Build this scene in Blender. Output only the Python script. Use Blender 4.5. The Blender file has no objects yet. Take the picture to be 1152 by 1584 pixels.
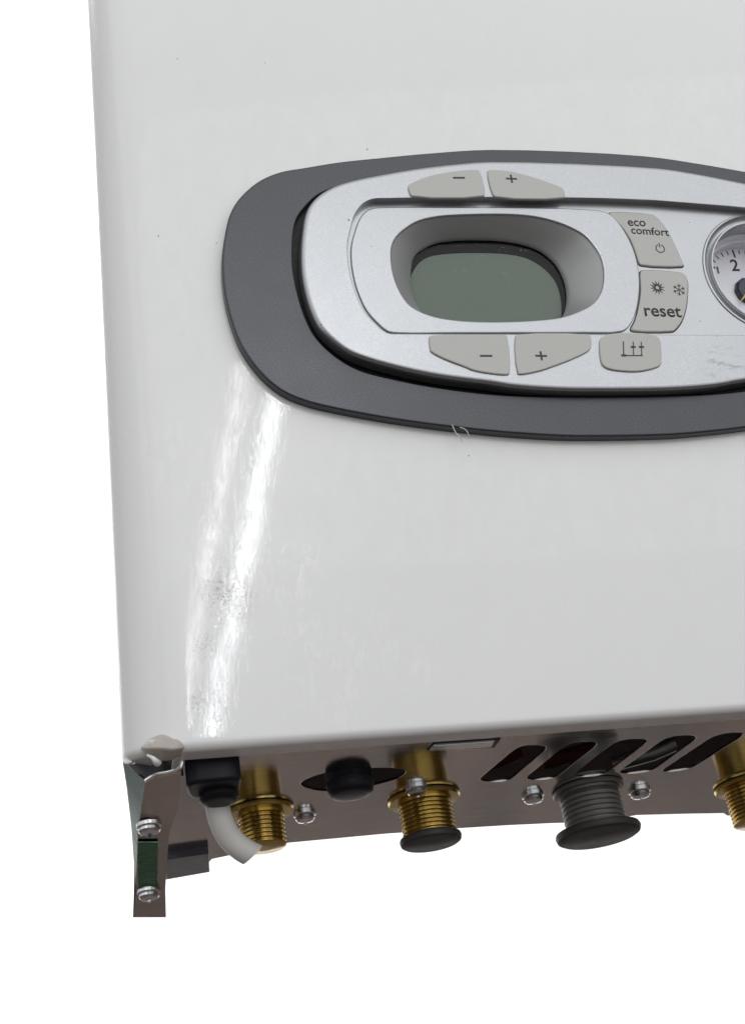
import bpy, bmesh, math, random
from mathutils import Vector, Matrix
from mathutils.geometry import tessellate_polygon
random.seed(7)
SC = bpy.context.scene
COL = SC.collection
R = math.radians

# ------------------------------------------------------------------ camera
# World frame = the boiler's own frame: X right, Y into the boiler, Z up, metres,
# origin at the lower left corner of the front cover.
W, H, F = 1152.0, 1584.0, 1857.87
AX = Vector((0.97445607, -0.02782789, 0.22284742))    # boiler right, in camera terms (x right, y down, z forward)
AU = Vector((-0.10216119, -0.93860598, 0.3295177))    # boiler up
AI = Vector((-0.19999614, 0.34386688, 0.91747322))    # into the boiler
CAM = Vector((-0.00744275, -0.52, -0.08074269))
cam = bpy.data.objects.new('camera', bpy.data.cameras.new('camera'))
COL.objects.link(cam)
right = Vector((AX.x, AI.x, AU.x)); down = Vector((AX.y, AI.y, AU.y)); fwd = Vector((AX.z, AI.z, AU.z))
m = Matrix((right, -down, -fwd)).transposed().to_4x4(); m.translation = CAM
cam.matrix_world = m
cam.data.sensor_fit = 'VERTICAL'; cam.data.sensor_height = 24.0
cam.data.lens = F / H * 24.0
cam.data.clip_start = 0.02; cam.data.clip_end = 100
cam.data.dof.use_dof = True
cam.data.dof.focus_distance = 0.0    # set below, on the control panel
cam.data.dof.aperture_fstop = 13.0
SC.camera = cam

# ------------------------------------------------------------------ light
SC.view_settings.view_transform = 'Standard'
SC.view_settings.look = 'None'
SC.view_settings.exposure = 0.0
SC.view_settings.gamma = 1.0
SC.render.film_transparent = False
world = bpy.data.worlds.new('World'); SC.world = world; world.use_nodes = True
bg = world.node_tree.nodes['Background']
bg.inputs[0].default_value = (0.975, 0.985, 1.0, 1); bg.inputs[1].default_value = 0.50

def area(name, loc, target, sx, sy, power, col=(1, 1, 1), up=None, spread=180):
    l = bpy.data.lights.new(name, 'AREA'); l.shape = 'RECTANGLE'; l.size = sx; l.size_y = sy
    l.energy = power; l.color = col; l.spread = R(spread)
    o = bpy.data.objects.new(name, l); COL.objects.link(o)
    loc = Vector(loc); z = (loc - Vector(target)).normalized()
    y = (Vector(up) if up else Vector((0, 0, 1)))
    y = (y - z * y.dot(z)).normalized(); x = y.cross(z)
    mm = Matrix((x, y, z)).transposed().to_4x4(); mm.translation = loc
    o.matrix_world = mm
    return o

def ray(px, py):
    d = Vector((px - W / 2, py - H / 2, F))
    return Vector((AX.dot(d), AI.dot(d), AU.dot(d))).normalized()

def P(px, py, y=0.0):
    """photo pixel -> (x, z) on the boiler plane at depth y"""
    d = ray(px, py); t = (y - CAM.y) / d.y
    q = CAM + d * t
    return (q.x, q.z)

def P3(px, py, y=0.0):
    a = P(px, py, y); return Vector((a[0], y, a[1]))

cam.data.dof.focus_distance = (P3(820, 470, -0.01) - CAM).dot(fwd)
# soft overhead key of the room
area('overhead_lamp', (0.3, -1.9, 2.2), (0.2, 0, 0.2), 5.5, 3.4, 38, (1.0, 0.995, 0.985))
area('side_fill', (-1.9, -0.7, 0.5), (0.1, 0, 0.2), 3.0, 2.8, 6, (1, 1, 1))  # added fill without a known source, brightens the left corner
area('front_fill', (0.9, -2.6, 0.5), (0.25, 0, 0.1), 4.2, 3.6, 26, (0.97, 0.985, 1))  # added soft fill, no such source known, lifts the lower cover
# two bright strip lamps in front of the boiler, mirrored in the cover as two streaks
def strip(pa, pb, dist, width, power, col):
    q = []
    for p in (pa, pb):
        s = P3(*p); d = ray(*p); d = Vector((d.x, -d.y, d.z))
        q.append(s + d * dist)
    c = (q[0] + q[1]) / 2
    tgt = P3((pa[0] + pb[0]) / 2, (pa[1] + pb[1]) / 2)
    area('strip_lamp', c, tgt, width, (q[1] - q[0]).length, power, col, up=(q[1] - q[0]))
strip((322, 1150), (440, 545), 2.4, 0.030, 2.6, (0.95, 0.98, 1.0))
strip((270, 1135), (380, 560), 2.4, 0.020, 1.0, (1.0, 0.98, 0.94))
# added lights, no known source, that wash the backdrop to white
area('backdrop_fill', (0.5, 1.0, 2.6), (0.5, 2.3, 0.35), 2.4, 0.5, 130, (1, 1, 1))
area('backdrop_fill', (-0.9, 1.3, 2.4), (0.1, 2.3, 0.2), 0.6, 0.5, 30, (1, 1, 1))

# ------------------------------------------------------------------ materials
def nodes(name):
    mt = bpy.data.materials.new(name); mt.use_nodes = True
    nt = mt.node_tree; b = nt.nodes['Principled BSDF']
    return mt, nt, b

def N(nt, t, **kw):
    n = nt.nodes.new(t)
    for k, v in kw.items():
        if k.startswith('i_'):
            key = k[2:]
            n.inputs[int(key) if key.isdigit() else key.replace('_', ' ')].default_value = v
        else:
            setattr(n, k, v)
    return n

def L(nt, a, b): nt.links.new(a, b)

def coords(nt, scale=(1, 1, 1)):
    tc = N(nt, 'ShaderNodeTexCoord'); mp = N(nt, 'ShaderNodeMapping')
    mp.inputs['Scale'].default_value = scale
    L(nt, tc.outputs['Object'], mp.inputs['Vector']); return mp.outputs[0]

def mixcol(nt, fac, a, b, blend='MIX'):
    n = N(nt, 'ShaderNodeMix', data_type='RGBA', blend_type=blend)
    for s, v in ((0, fac), (6, a), (7, b)):
        if hasattr(v, 'is_linked') or hasattr(v, 'links'): L(nt, v, n.inputs[s])
        else: n.inputs[s].default_value = v if s == 0 or len(v) == 4 else (*v, 1)
    return n.outputs[2]

def simple(name, col, rough=0.5, metal=0.0, var=0.1, scale=300, bump=0.0, spec=0.5, coat=0.0, tint=None):
    mt, nt, b = nodes(name)
    v = coords(nt)
    n = N(nt, 'ShaderNodeTexNoise', i_Scale=scale, i_Detail=4.0); L(nt, v, n.inputs['Vector'])
    lo = tuple(c * (1 - var) for c in col); hi = tuple(min(1, c * (1 + var)) for c in col)
    L(nt, mixcol(nt, n.outputs[0], lo, hi), b.inputs['Base Color'])
    mr = N(nt, 'ShaderNodeMapRange', i_3=max(0.02, rough * 0.8), i_4=min(1, rough * 1.2)); L(nt, n.outputs[0], mr.inputs[0])
    L(nt, mr.outputs[0], b.inputs['Roughness'])
    b.inputs['Metallic'].default_value = metal
    b.inputs['Specular IOR Level'].default_value = spec
    b.inputs['Coat Weight'].default_value = coat
    if tint: b.inputs['Specular Tint'].default_value = (*tint, 1)
    if bump:
        bp = N(nt, 'ShaderNodeBump', i_Strength=bump, i_Distance=0.0004); L(nt, n.outputs[0], bp.inputs['Height'])
        L(nt, bp.outputs[0], b.inputs['Normal'])
    return mt

def m_cover():
    mt, nt, b = nodes('white_enamel')
    v = coords(nt)
    # broad tone
    n0 = N(nt, 'ShaderNodeTexNoise', i_Scale=9.0, i_Detail=5.0); L(nt, v, n0.inputs['Vector'])
    base = mixcol(nt, n0.outputs[0], (0.765, 0.77, 0.77), (0.79, 0.793, 0.79))
    # scuffs: short dull scratches, patchy
    v2 = coords(nt, (1, 1, 0.35))
    n1 = N(nt, 'ShaderNodeTexNoise', i_Scale=260.0, i_Detail=6.0, i_Roughness=0.65, i_Distortion=1.2); L(nt, v2, n1.inputs['Vector'])
    n2 = N(nt, 'ShaderNodeTexNoise', i_Scale=22.0, i_Detail=3.0); L(nt, v, n2.inputs['Vector'])
    patch = N(nt, 'ShaderNodeMapRange', i_1=0.5, i_2=0.75); L(nt, n2.outputs[0], patch.inputs[0])
    line = N(nt, 'ShaderNodeMapRange', i_1=0.60, i_2=0.72); L(nt, n1.outputs[0], line.inputs[0])
    sc = N(nt, 'ShaderNodeMath', operation='MULTIPLY'); L(nt, patch.outputs[0], sc.inputs[0]); L(nt, line.outputs[0], sc.inputs[1])
    # grubby rubbed spots on the lower left of the front
    stain = None
    for (px, py, rad, amt) in ((352, 918, 0.016, 0.95), (316, 1000, 0.0075, 1.0), (305, 1085, 0.009, 0.5), (368, 935, 0.012, 0.6), (345, 870, 0.010, 0.4)):
        c = P3(px, py)
        vm = N(nt, 'ShaderNodeVectorMath', operation='DISTANCE'); vm.inputs[1].default_value = c
        tc = N(nt, 'ShaderNodeTexCoord'); L(nt, tc.outputs['Object'], vm.inputs[0])
        mr = N(nt, 'ShaderNodeMapRange', i_1=rad, i_2=0.0, i_3=0.0, i_4=amt); L(nt, vm.outputs['Value'], mr.inputs[0])
        if stain is None: stain = mr.outputs[0]
        else:
            ad = N(nt, 'ShaderNodeMath', operation='MAXIMUM'); L(nt, stain, ad.inputs[0]); L(nt, mr.outputs[0], ad.inputs[1]); stain = ad.outputs[0]
    n3 = N(nt, 'ShaderNodeTexNoise', i_Scale=420.0, i_Detail=5.0, i_Roughness=0.7, i_Distortion=2.0); L(nt, v, n3.inputs['Vector'])
    l3 = N(nt, 'ShaderNodeMapRange', i_1=0.50, i_2=0.62); L(nt, n3.outputs[0], l3.inputs[0])
    st = N(nt, 'ShaderNodeMath', operation='MULTIPLY'); L(nt, stain, st.inputs[0]); L(nt, l3.outputs[0], st.inputs[1])
    # pale rubbed scuffs to the right of them and faint runs near the bottom edge
    pale = None
    for (px, py, rad, amt) in ((440, 880, 0.022, 0.8), (470, 860, 0.014, 0.6), (465, 975, 0.016, 0.5), (505, 1050, 0.03, 0.4), (560, 1000, 0.04, 0.25), (640, 1040, 0.012, 0.4), (260, 700, 0.03, 0.3)):
        c = P3(px, py)
        tc = N(nt, 'ShaderNodeTexCoord'); vm = N(nt, 'ShaderNodeVectorMath', operation='DISTANCE'); vm.inputs[1].default_value = c
        L(nt, tc.outputs['Object'], vm.inputs[0])
        mr = N(nt, 'ShaderNodeMapRange', i_1=rad, i_2=0.0, i_3=0.0, i_4=amt); L(nt, vm.outputs['Value'], mr.inputs[0])
        if pale is None: pale = mr.outputs[0]
        else:
            ad = N(nt, 'ShaderNodeMath', operation='MAXIMUM'); L(nt, pale, ad.inputs[0]); L(nt, mr.outputs[0], ad.inputs[1]); pale = ad.outputs[0]
    n6 = N(nt, 'ShaderNodeTexNoise', i_Scale=150.0, i_Detail=6.0, i_Roughness=0.7, i_Distortion=1.5); L(nt, coords(nt, (1.3, 1, 0.5)), n6.inputs['Vector'])
    l6 = N(nt, 'ShaderNodeMapRange', i_1=0.50, i_2=0.64); L(nt, n6.outputs[0], l6.inputs[0])
    pm = N(nt, 'ShaderNodeMath', operation='MULTIPLY'); L(nt, pale, pm.inputs[0]); L(nt, l6.outputs[0], pm.inputs[1])
    base = mixcol(nt, pm.outputs[0], base, (0.97, 0.97, 0.97))
    base = mixcol(nt, st.outputs[0], base, (0.27, 0.235, 0.21))
    L(nt, base, b.inputs['Base Color'])
    ra = N(nt, 'ShaderNodeMath', operation='MULTIPLY_ADD'); ra.inputs[1].default_value = 0.30; ra.inputs[2].default_value = 0.26
    L(nt, sc.outputs[0], ra.inputs[0])
    rb = N(nt, 'ShaderNodeMath', operation='MULTIPLY_ADD'); rb.inputs[1].default_value = 0.5; L(nt, st.outputs[0], rb.inputs[0]); L(nt, ra.outputs[0], rb.inputs[2])
    L(nt, rb.outputs[0], b.inputs['Roughness'])
    b.inputs['Specular IOR Level'].default_value = 0.25
    # the gloss is rubbed away in patches
    nw = N(nt, 'ShaderNodeTexNoise', i_Scale=85.0, i_Detail=7.0, i_Roughness=0.68, i_Distortion=1.4); L(nt, coords(nt, (1.2, 1, 0.6)), nw.inputs['Vector'])
    mw_ = N(nt, 'ShaderNodeMapRange', i_1=0.38, i_2=0.62, i_3=0.75, i_4=0.30); L(nt, nw.outputs[0], mw_.inputs[0]); L(nt, mw_.outputs[0], b.inputs['Coat Weight'])
    cr = N(nt, 'ShaderNodeMath', operation='MULTIPLY_ADD'); cr.inputs[1].default_value = 0.25; cr.inputs[2].default_value = 0.03
    L(nt, sc.outputs[0], cr.inputs[0]); L(nt, cr.outputs[0], b.inputs['Coat Roughness'])
    # orange peel and rubbed micro-dents feather the reflections
    v4 = coords(nt, (1.6, 1, 0.7))
    n4 = N(nt, 'ShaderNodeTexNoise', i_Scale=330.0, i_Detail=4.0, i_Roughness=0.55, i_Distortion=1.0); L(nt, v4, n4.inputs['Vector'])
    n5 = N(nt, 'ShaderNodeTexNoise', i_Scale=30.0, i_Detail=2.0); L(nt, v, n5.inputs['Vector'])
    b0 = N(nt, 'ShaderNodeBump', i_Strength=0.6, i_Distance=0.00005); L(nt, n5.outputs[0], b0.inputs['Height'])
    b1 = N(nt, 'ShaderNodeBump', i_Strength=0.8, i_Distance=0.000013); L(nt, n4.outputs[0], b1.inputs['Height']); L(nt, b0.outputs[0], b1.inputs['Normal'])
    L(nt, b1.outputs[0], b.inputs['Normal']); L(nt, b1.outputs[0], b.inputs['Coat Normal'])
    return mt

def flake(name, lo, hi, rough, metal, scale=2600, spots=0.0, tint=None):
    """metallic lacquer with visible flake"""
    mt, nt, b = nodes(name)
    v = coords(nt)
    n = N(nt, 'ShaderNodeTexNoise', i_Scale=scale, i_Detail=2.0); L(nt, v, n.inputs['Vector'])
    n2 = N(nt, 'ShaderNodeTexNoise', i_Scale=60.0, i_Detail=4.0); L(nt, v, n2.inputs['Vector'])
    mr = N(nt, 'ShaderNodeMapRange', i_1=0.3, i_2=0.7); L(nt, n.outputs[0], mr.inputs[0])
    c = mixcol(nt, mr.outputs[0], lo, hi)
    c2 = mixcol(nt, n2.outputs[0], c, tuple((a + b_) / 2 for a, b_ in zip(lo, hi)))
    L(nt, c2, b.inputs['Base Color'])
    b.inputs['Metallic'].default_value = metal
    r = N(nt, 'ShaderNodeMapRange', i_3=rough * 0.85, i_4=rough * 1.15); L(nt, n2.outputs[0], r.inputs[0])
    L(nt, r.outputs[0], b.inputs['Roughness'])
    bp = N(nt, 'ShaderNodeBump', i_Strength=0.25, i_Distance=0.00006); L(nt, n.outputs[0], bp.inputs['Height'])
    L(nt, bp.outputs[0], b.inputs['Normal'])
    if spots:                                            # rubbed grey scuff on the lower right of the fascia
        tc = N(nt, 'ShaderNodeTexCoord'); vm = N(nt, 'ShaderNodeVectorMath', operation='DISTANCE'); L(nt, tc.outputs['Object'], vm.inputs[0])
        vm.inputs[1].default_value = P3(1118, 566, -0.0125)
        md = N(nt, 'ShaderNodeMapRange', i_1=0.015, i_2=0.002, i_3=0.0, i_4=spots); L(nt, vm.outputs['Value'], md.inputs[0])
        n3 = N(nt, 'ShaderNodeTexNoise', i_Scale=260.0, i_Detail=6.0, i_Roughness=0.7); L(nt, coords(nt, (0.5, 1, 1.5)), n3.inputs['Vector'])
        m3 = N(nt, 'ShaderNodeMapRange', i_1=0.5, i_2=0.68); L(nt, n3.outputs[0], m3.inputs[0])
        mu = N(nt, 'ShaderNodeMath', operation='MULTIPLY'); L(nt, md.outputs[0], mu.inputs[0]); L(nt, m3.outputs[0], mu.inputs[1])
        L(nt, mixcol(nt, mu.outputs[0], c2, (0.12, 0.12, 0.12)), b.inputs['Base Color'])
    if tint: b.inputs['Specular Tint'].default_value = (*tint, 1)
    return mt

def m_glass():
    mt, nt, b = nodes('clear_window')
    nt.nodes.remove(b)
    out = nt.nodes['Material Output']
    tr = N(nt, 'ShaderNodeBsdfTransparent'); tr.inputs[0].default_value = (0.93, 0.95, 0.94, 1)
    gl = N(nt, 'ShaderNodeBsdfGlossy'); gl.inputs['Roughness'].default_value = 0.03
    fr = N(nt, 'ShaderNodeFresnel', i_IOR=1.33)
    mx = N(nt, 'ShaderNodeMixShader'); L(nt, fr.outputs[0], mx.inputs[0]); L(nt, tr.outputs[0], mx.inputs[1]); L(nt, gl.outputs[0], mx.inputs[2])
    L(nt, mx.outputs[0], out.inputs[0])
    return mt

def m_sheet(name, col, rough, streak=(1, 14, 1), tint=(1, 1, 1)):
    """bright rolled sheet steel"""
    mt, nt, b = nodes(name)
    v = coords(nt, streak)
    n = N(nt, 'ShaderNodeTexNoise', i_Scale=45.0, i_Detail=6.0, i_Roughness=0.6); L(nt, v, n.inputs['Vector'])
    L(nt, mixcol(nt, n.outputs[0], tuple(c * 0.8 for c in col), tuple(min(1, c * 1.15) for c in col)), b.inputs['Base Color'])
    r = N(nt, 'ShaderNodeMapRange', i_1=0.3, i_2=0.7, i_3=rough * 0.7, i_4=rough * 1.4); L(nt, n.outputs[0], r.inputs[0]); L(nt, r.outputs[0], b.inputs['Roughness'])
    b.inputs['Metallic'].default_value = 1.0
    b.inputs['Specular Tint'].default_value = (*tint, 1)
    bp = N(nt, 'ShaderNodeBump', i_Strength=0.2, i_Distance=0.0002); L(nt, n.outputs[0], bp.inputs['Height']); L(nt, bp.outputs[0], b.inputs['Normal'])
    return mt

def m_floor():
    mt, nt, b = nodes('brown_floor')
    v = coords(nt, (1, 0.5, 1))
    n = N(nt, 'ShaderNodeTexNoise', i_Scale=7.0, i_Detail=5.0, i_Roughness=0.6); L(nt, v, n.inputs['Vector'])
    mr = N(nt, 'ShaderNodeMapRange', i_1=0.36, i_2=0.66); L(nt, n.outputs[0], mr.inputs[0])
    L(nt, mixcol(nt, mr.outputs[0], (0.008, 0.004, 0.003), (0.062, 0.036, 0.025)), b.inputs['Base Color'])
    b.inputs['Roughness'].default_value = 0.55
    return mt

M = dict(
    mask=simple('display_mask_black', (0.008, 0.008, 0.009), 0.9, 0, 0.05, spec=0.0),
    cover=m_cover(),
    bezel=flake('anthracite_lacquer', (0.036, 0.038, 0.043), (0.105, 0.109, 0.118), 0.33, 0.7, 1500),
    silver=flake('silver_lacquer', (0.335, 0.345, 0.358), (0.475, 0.487, 0.505), 0.32, 0.85, 1500, spots=0.8),
    funnel=flake('satin_silver', (0.30, 0.302, 0.302), (0.345, 0.348, 0.348), 0.42, 0.35, 1500),
    button=simple('grey_rubber', (0.48, 0.48, 0.458), 0.42, 0, 0.04, 900, 0.15),
    ink=simple('dark_print', (0.035, 0.035, 0.038), 0.6, 0, 0.1),
    black=simple('black_plastic', (0.010, 0.010, 0.013), 0.4, 0, 0.2, spec=0.15),
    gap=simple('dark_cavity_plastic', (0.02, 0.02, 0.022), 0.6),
    lcd=simple('lcd_green_grey', (0.235, 0.275, 0.238), 0.8, 0, 0.03, 1200, spec=0.0),
    glass=m_glass(),
    dial=simple('dial_card', (0.78, 0.78, 0.83), 0.5, 0, 0.02),
    needle=simple('navy_plastic', (0.03, 0.035, 0.06), 0.35),
    yellow=simple('ochre_paint', (0.6, 0.42, 0.12), 0.5),
    sheet=m_sheet('zinc_sheet', (0.58, 0.565, 0.555), 0.10),
    flange=m_sheet('zinc_sheet_rail', (0.55, 0.48, 0.43), 0.18),
    edge=simple('cut_sheet_edge', (0.75, 0.75, 0.73), 0.3, 1.0),
    green=m_sheet('green_reflection_sheet', (0.032, 0.065, 0.048), 0.25),  # green reflection on the rail flange, put into its base colour
    green_refl=m_sheet('green_reflection_strip', (0.12, 0.24, 0.15), 0.3),
    brass=simple('brass', (0.52, 0.385, 0.125), 0.22, 1.0, 0.3, 160, 0.1),
    greymetal=simple('grey_fitting', (0.17, 0.163, 0.153), 0.45, 0.8, 0.12, 300, 0.1),
    rubber=simple('brown_black_rubber', (0.022, 0.018, 0.016), 0.55),
    zinc=simple('zinc_screw', (0.72, 0.74, 0.76), 0.2, 1.0, 0.1, 600),
    blue=simple('blue_threadlock', (0.02, 0.04, 0.14), 0.3),
    cable=simple('grey_cable_sheath', (0.60, 0.59, 0.56), 0.45, 0, 0.03),
    cavity=simple('inner_tray_paint', (0.035, 0.010, 0.008), 0.8, spec=0.05),
    block=simple('connector_block_plastic', (0.035, 0.032, 0.045), 0.4),
    primer=simple('bare_primer', (0.42, 0.385, 0.345), 0.42, 0.0, 0.12, 220, 0.15),
    white=simple('backdrop_paper', (0.9, 0.9, 0.9), 0.8, 0, 0.01),
    floor=m_floor(),
    fibre=simple('white_fibre', (0.8, 0.8, 0.78), 0.6),
    dirt=simple('dark_dust', (0.05, 0.045, 0.04), 0.8),
)

# ------------------------------------------------------------------ mesh helpers
def link(name, me, mat, parent=None, mw=None):
    o = bpy.data.objects.new(name, me); COL.objects.link(o)
    if mat: me.materials.append(mat)
    if mw is not None: o.matrix_world = mw
    if parent is not None: o.parent = parent
    return o

def mesh(name, verts, faces, mat, parent=None, smooth=True, angle=38):
    me = bpy.data.meshes.new(name); me.from_pydata([tuple(v) for v in verts], [], faces)
    me.validate()
    bm = bmesh.new(); bm.from_mesh(me); bmesh.ops.recalc_face_normals(bm, faces=bm.faces); bm.to_mesh(me); bm.free()
    me.polygons.foreach_set('use_smooth', [smooth] * len(me.polygons))
    if smooth: me.set_sharp_from_angle(angle=R(angle))
    return link(name, me, mat, parent)

def catmull(pts, n=6, closed=True):
    """centripetal Catmull-Rom through 2D/3D points"""
    pts = [Vector(p) for p in pts]; out = []; k = len(pts)
    rng = range(k) if closed else range(k - 1)
    for i in rng:
        p1, p2 = pts[i], pts[(i + 1) % k]
        p0 = pts[(i - 1) % k] if closed or i > 0 else p1 * 2 - p2
        p3 = pts[(i + 2) % k] if closed or i + 2 < k else p2 * 2 - p1
        t0 = 0.0
        t1 = t0 + max(1e-9, (p1 - p0).length) ** 0.5; t2 = t1 + max(1e-9, (p2 - p1).length) ** 0.5; t3 = t2 + max(1e-9, (p3 - p2).length) ** 0.5
        for j in range(n):
            t = t1 + (t2 - t1) * j / n
            a1 = p0 * ((t1 - t) / (t1 - t0)) + p1 * ((t - t0) / (t1 - t0))
            a2 = p1 * ((t2 - t) / (t2 - t1)) + p2 * ((t - t1) / (t2 - t1))
            a3 = p2 * ((t3 - t) / (t3 - t2)) + p3 * ((t - t2) / (t3 - t2))
            b1 = a1 * ((t2 - t) / (t2 - t0)) + a2 * ((t - t0) / (t2 - t0))
            b2 = a2 * ((t3 - t) / (t3 - t1)) + a3 * ((t - t1) / (t3 - t1))
            out.append(b1 * ((t2 - t) / (t2 - t1)) + b2 * ((t - t1) / (t2 - t1)))
    if not closed: out.append(pts[-1])
    return out

def ccw(loop):
    a = sum(loop[i].x * loop[(i + 1) % len(loop)].y - loop[(i + 1) % len(loop)].x * loop[i].y for i in range(len(loop)))
    return loop if a > 0 else loop[::-1]

def offset(loop, d):
    """grow a counter-clockwise 2D loop by d"""
    k = len(loop); out = []
    for i in range(k):
        a = (loop[i] - loop[i - 1]); b = (loop[(i + 1) % k] - loop[i])
        na = Vector((a.y, -a.x)).normalized() if a.length > 1e-9 else Vector((0, 0))
        nb = Vector((b.y, -b.x)).normalized() if b.length > 1e-9 else na
        n = na + nb
        n = n.normalized() if n.length > 1e-6 else na
        s = max(0.5, n.dot(nb))
        out.append(loop[i] + n * (d / s))
    return out

def bev(b, depth, seg=5):
    """profile (inset from the outline, depth) of a rounded edge of radius b down to depth"""
    pr = [(b * (1 - math.sin(t * math.pi / 2 / seg)), b * (1 - math.cos(t * math.pi / 2 / seg))) for t in range(seg + 1)]
    if depth > b: pr.append((0.0, depth))
    return pr

def front3(y0): return lambda p, d: (p.x, y0 + d, p.y)

def solid(name, outer, holes, to3, depth, b, mat, parent=None, hb=None, back=False):
    """a plate: outline with holes, rounded front edges, walls going back"""
    hb = b if hb is None else hb
    outer = ccw([Vector(p[:2]) for p in outer]); holes = [ccw([Vector(p[:2]) for p in h]) for h in holes]
    faceloops = [offset(outer, -b)] + [offset(h, hb) for h in holes]
    verts = []; faces = []
    flat = [p for l in faceloops for p in l]
    tris = tessellate_polygon([[Vector((p.x, p.y, 0)) for p in l] for l in faceloops])
    verts += [to3(p, 0.0) for p in flat]; faces += [tuple(t) for t in tris]
    for li, base in enumerate([outer] + holes):
        s = -1 if li == 0 else 1
        prof = bev(b if li == 0 else hb, depth)
        rings = []
        for (ins, d) in prof:
            lp = offset(base, s * ins); st = len(verts)
            verts += [to3(p, d) for p in lp]; rings.append(st)
        k = len(base)
        for a, c in zip(rings, rings[1:]):
            for i in range(k):
                j = (i + 1) % k
                faces.append((a + i, a + j, c + j, c + i))
    if back:
        st = len(verts); loops = [outer] + holes
        verts += [to3(p, depth) for l in loops for p in l]
        tr = tessellate_polygon([[Vector((p.x, p.y, 0)) for p in l] for l in loops])
        faces += [tuple(st + i for i in t) for t in tr]
    me = bpy.data.meshes.new(name); me.from_pydata(verts, [], faces)
    # face normals: make everything face outward (front toward the viewer, walls away from the material)
    bm = bmesh.new(); bm.from_mesh(me); bmesh.ops.remove_doubles(bm, verts=bm.verts, dist=1e-7)
    bmesh.ops.recalc_face_normals(bm, faces=bm.faces); bm.faces.ensure_lookup_table()
    dd = Vector(to3(flat[0], 1.0)) - Vector(to3(flat[0], 0.0))
    big = max((f_ for f_ in bm.faces if abs(f_.normal.dot(dd)) > 0.99 and (f_.verts[0].co - Vector(to3(flat[0], 0.0))).dot(dd) < 1e-5), key=lambda f_: f_.calc_area())
    if big.normal.dot(dd) > 0: bmesh.ops.reverse_faces(bm, faces=bm.faces)
    for e_ in bm.edges:                                  # keep the flat face flat-shaded up to its rounded edge
        fl = [abs(f_.normal.dot(dd)) > 0.9995 for f_ in e_.link_faces]
        e_.smooth = not (len(fl) == 2 and fl[0] != fl[1]) and (len(fl) < 2 or e_.calc_face_angle(0) < R(40))
    bm.to_mesh(me); bm.free()
    me.polygons.foreach_set('use_smooth', [True] * len(me.polygons))
    return link(name, me, mat, parent)

def lathe(name, prof, seg, to3, mat, parent=None, angle=40, cap=True):
    """profile [(radius, height)] about the local z axis; to3 maps local (x, y, z)"""
    verts = []; faces = []
    for (r, h) in prof:
        for i in range(seg):
            a = 2 * math.pi * i / seg; verts.append(to3(r * math.cos(a), r * math.sin(a), h))
    for k in range(len(prof) - 1):
        for i in range(seg):
            j = (i + 1) % seg; faces.append((k * seg + i, k * seg + j, (k + 1) * seg + j, (k + 1) * seg + i))
    if cap:
        faces.append(tuple(range(seg))); faces.append(tuple((len(prof) - 1) * seg + i for i in range(seg)))
    return mesh(name, verts, faces, mat, parent, angle=angle)

def tube(name, path, rad, mat, parent=None, seg=14, taper=None):
    path = [Vector(p) for p in path]; verts = []; faces = []
    up = Vector((0.3, 1, 0.2)).normalized()
    for i, p in enumerate(path):
        t = (path[min(i + 1, len(path) - 1)] - path[max(i - 1, 0)]).normalized()
        a = t.cross(up).normalized(); b = t.cross(a)
        r = rad * (taper[i] if taper else 1)
        for k in range(seg):
            an = 2 * math.pi * k / seg; verts.append(p + a * (r * math.cos(an)) + b * (r * math.sin(an)))
    for i in range(len(path) - 1):
        for k in range(seg):
            j = (k + 1) % seg; faces.append((i * seg + k, i * seg + j, (i + 1) * seg + j, (i + 1) * seg + k))
    faces.append(tuple(range(seg))); faces.append(tuple((len(path) - 1) * seg + k for k in range(seg)))
    return mesh(name, verts, faces, mat, parent)

def px2(pts, y): return [Vector(P(a, b, y)) for a, b in pts]

def boolean_cut(ob, cutter):
    md = ob.modifiers.new('cut', 'BOOLEAN'); md.operation = 'DIFFERENCE'; md.object = cutter; md.solver = 'EXACT'
    dg = bpy.context.evaluated_depsgraph_get(); dg.update()
    me = bpy.data.meshes.new_from_object(ob.evaluated_get(dg))
    old = ob.data; ob.modifiers.clear(); ob.data = me; bpy.data.meshes.remove(old)
    bpy.data.objects.remove(cutter)
    me.polygons.foreach_set('use_smooth', [True] * len(me.polygons)); me.set_sharp_from_angle(angle=R(30))

# ------------------------------------------------------------------ setting
FLOOR_Z = -0.75
def setting():
    f = mesh('floor', [(-4, -5, FLOOR_Z), (5, -5, FLOOR_Z), (5, 2.3, FLOOR_Z), (-4, 2.3, FLOOR_Z)], [(0, 1, 2, 3)], M['floor'], smooth=False)
    f['kind'] = 'structure'
    v = []; fc = []
    prof = [(2.02, FLOOR_Z + 0.002), (2.15, FLOOR_Z + 0.03), (2.24, FLOOR_Z + 0.11), (2.28, FLOOR_Z + 0.24), (2.3, FLOOR_Z + 0.5), (2.3, 3.4)]
    for y, z in prof: v += [(-1.3, y, z), (3.2, y, z)]
    for i in range(len(prof) - 1): fc.append((2 * i, 2 * i + 1, 2 * i + 3, 2 * i + 2))
    b = mesh('backdrop', v, fc, M['white'], smooth=True, angle=60); b['kind'] = 'structure'
setting()

# ------------------------------------------------------------------ the boiler
boiler = bpy.data.objects.new('boiler', None); COL.objects.link(boiler)
boiler['label'] = 'white wall-hung gas boiler with oval grey control panel, display and damaged lower corner'
boiler['category'] = 'boiler'

BW, BH, BD = 0.498, 0.62, 0.30      # cover width, height, depth

def xleft(z): return -0.0133 * z

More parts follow.
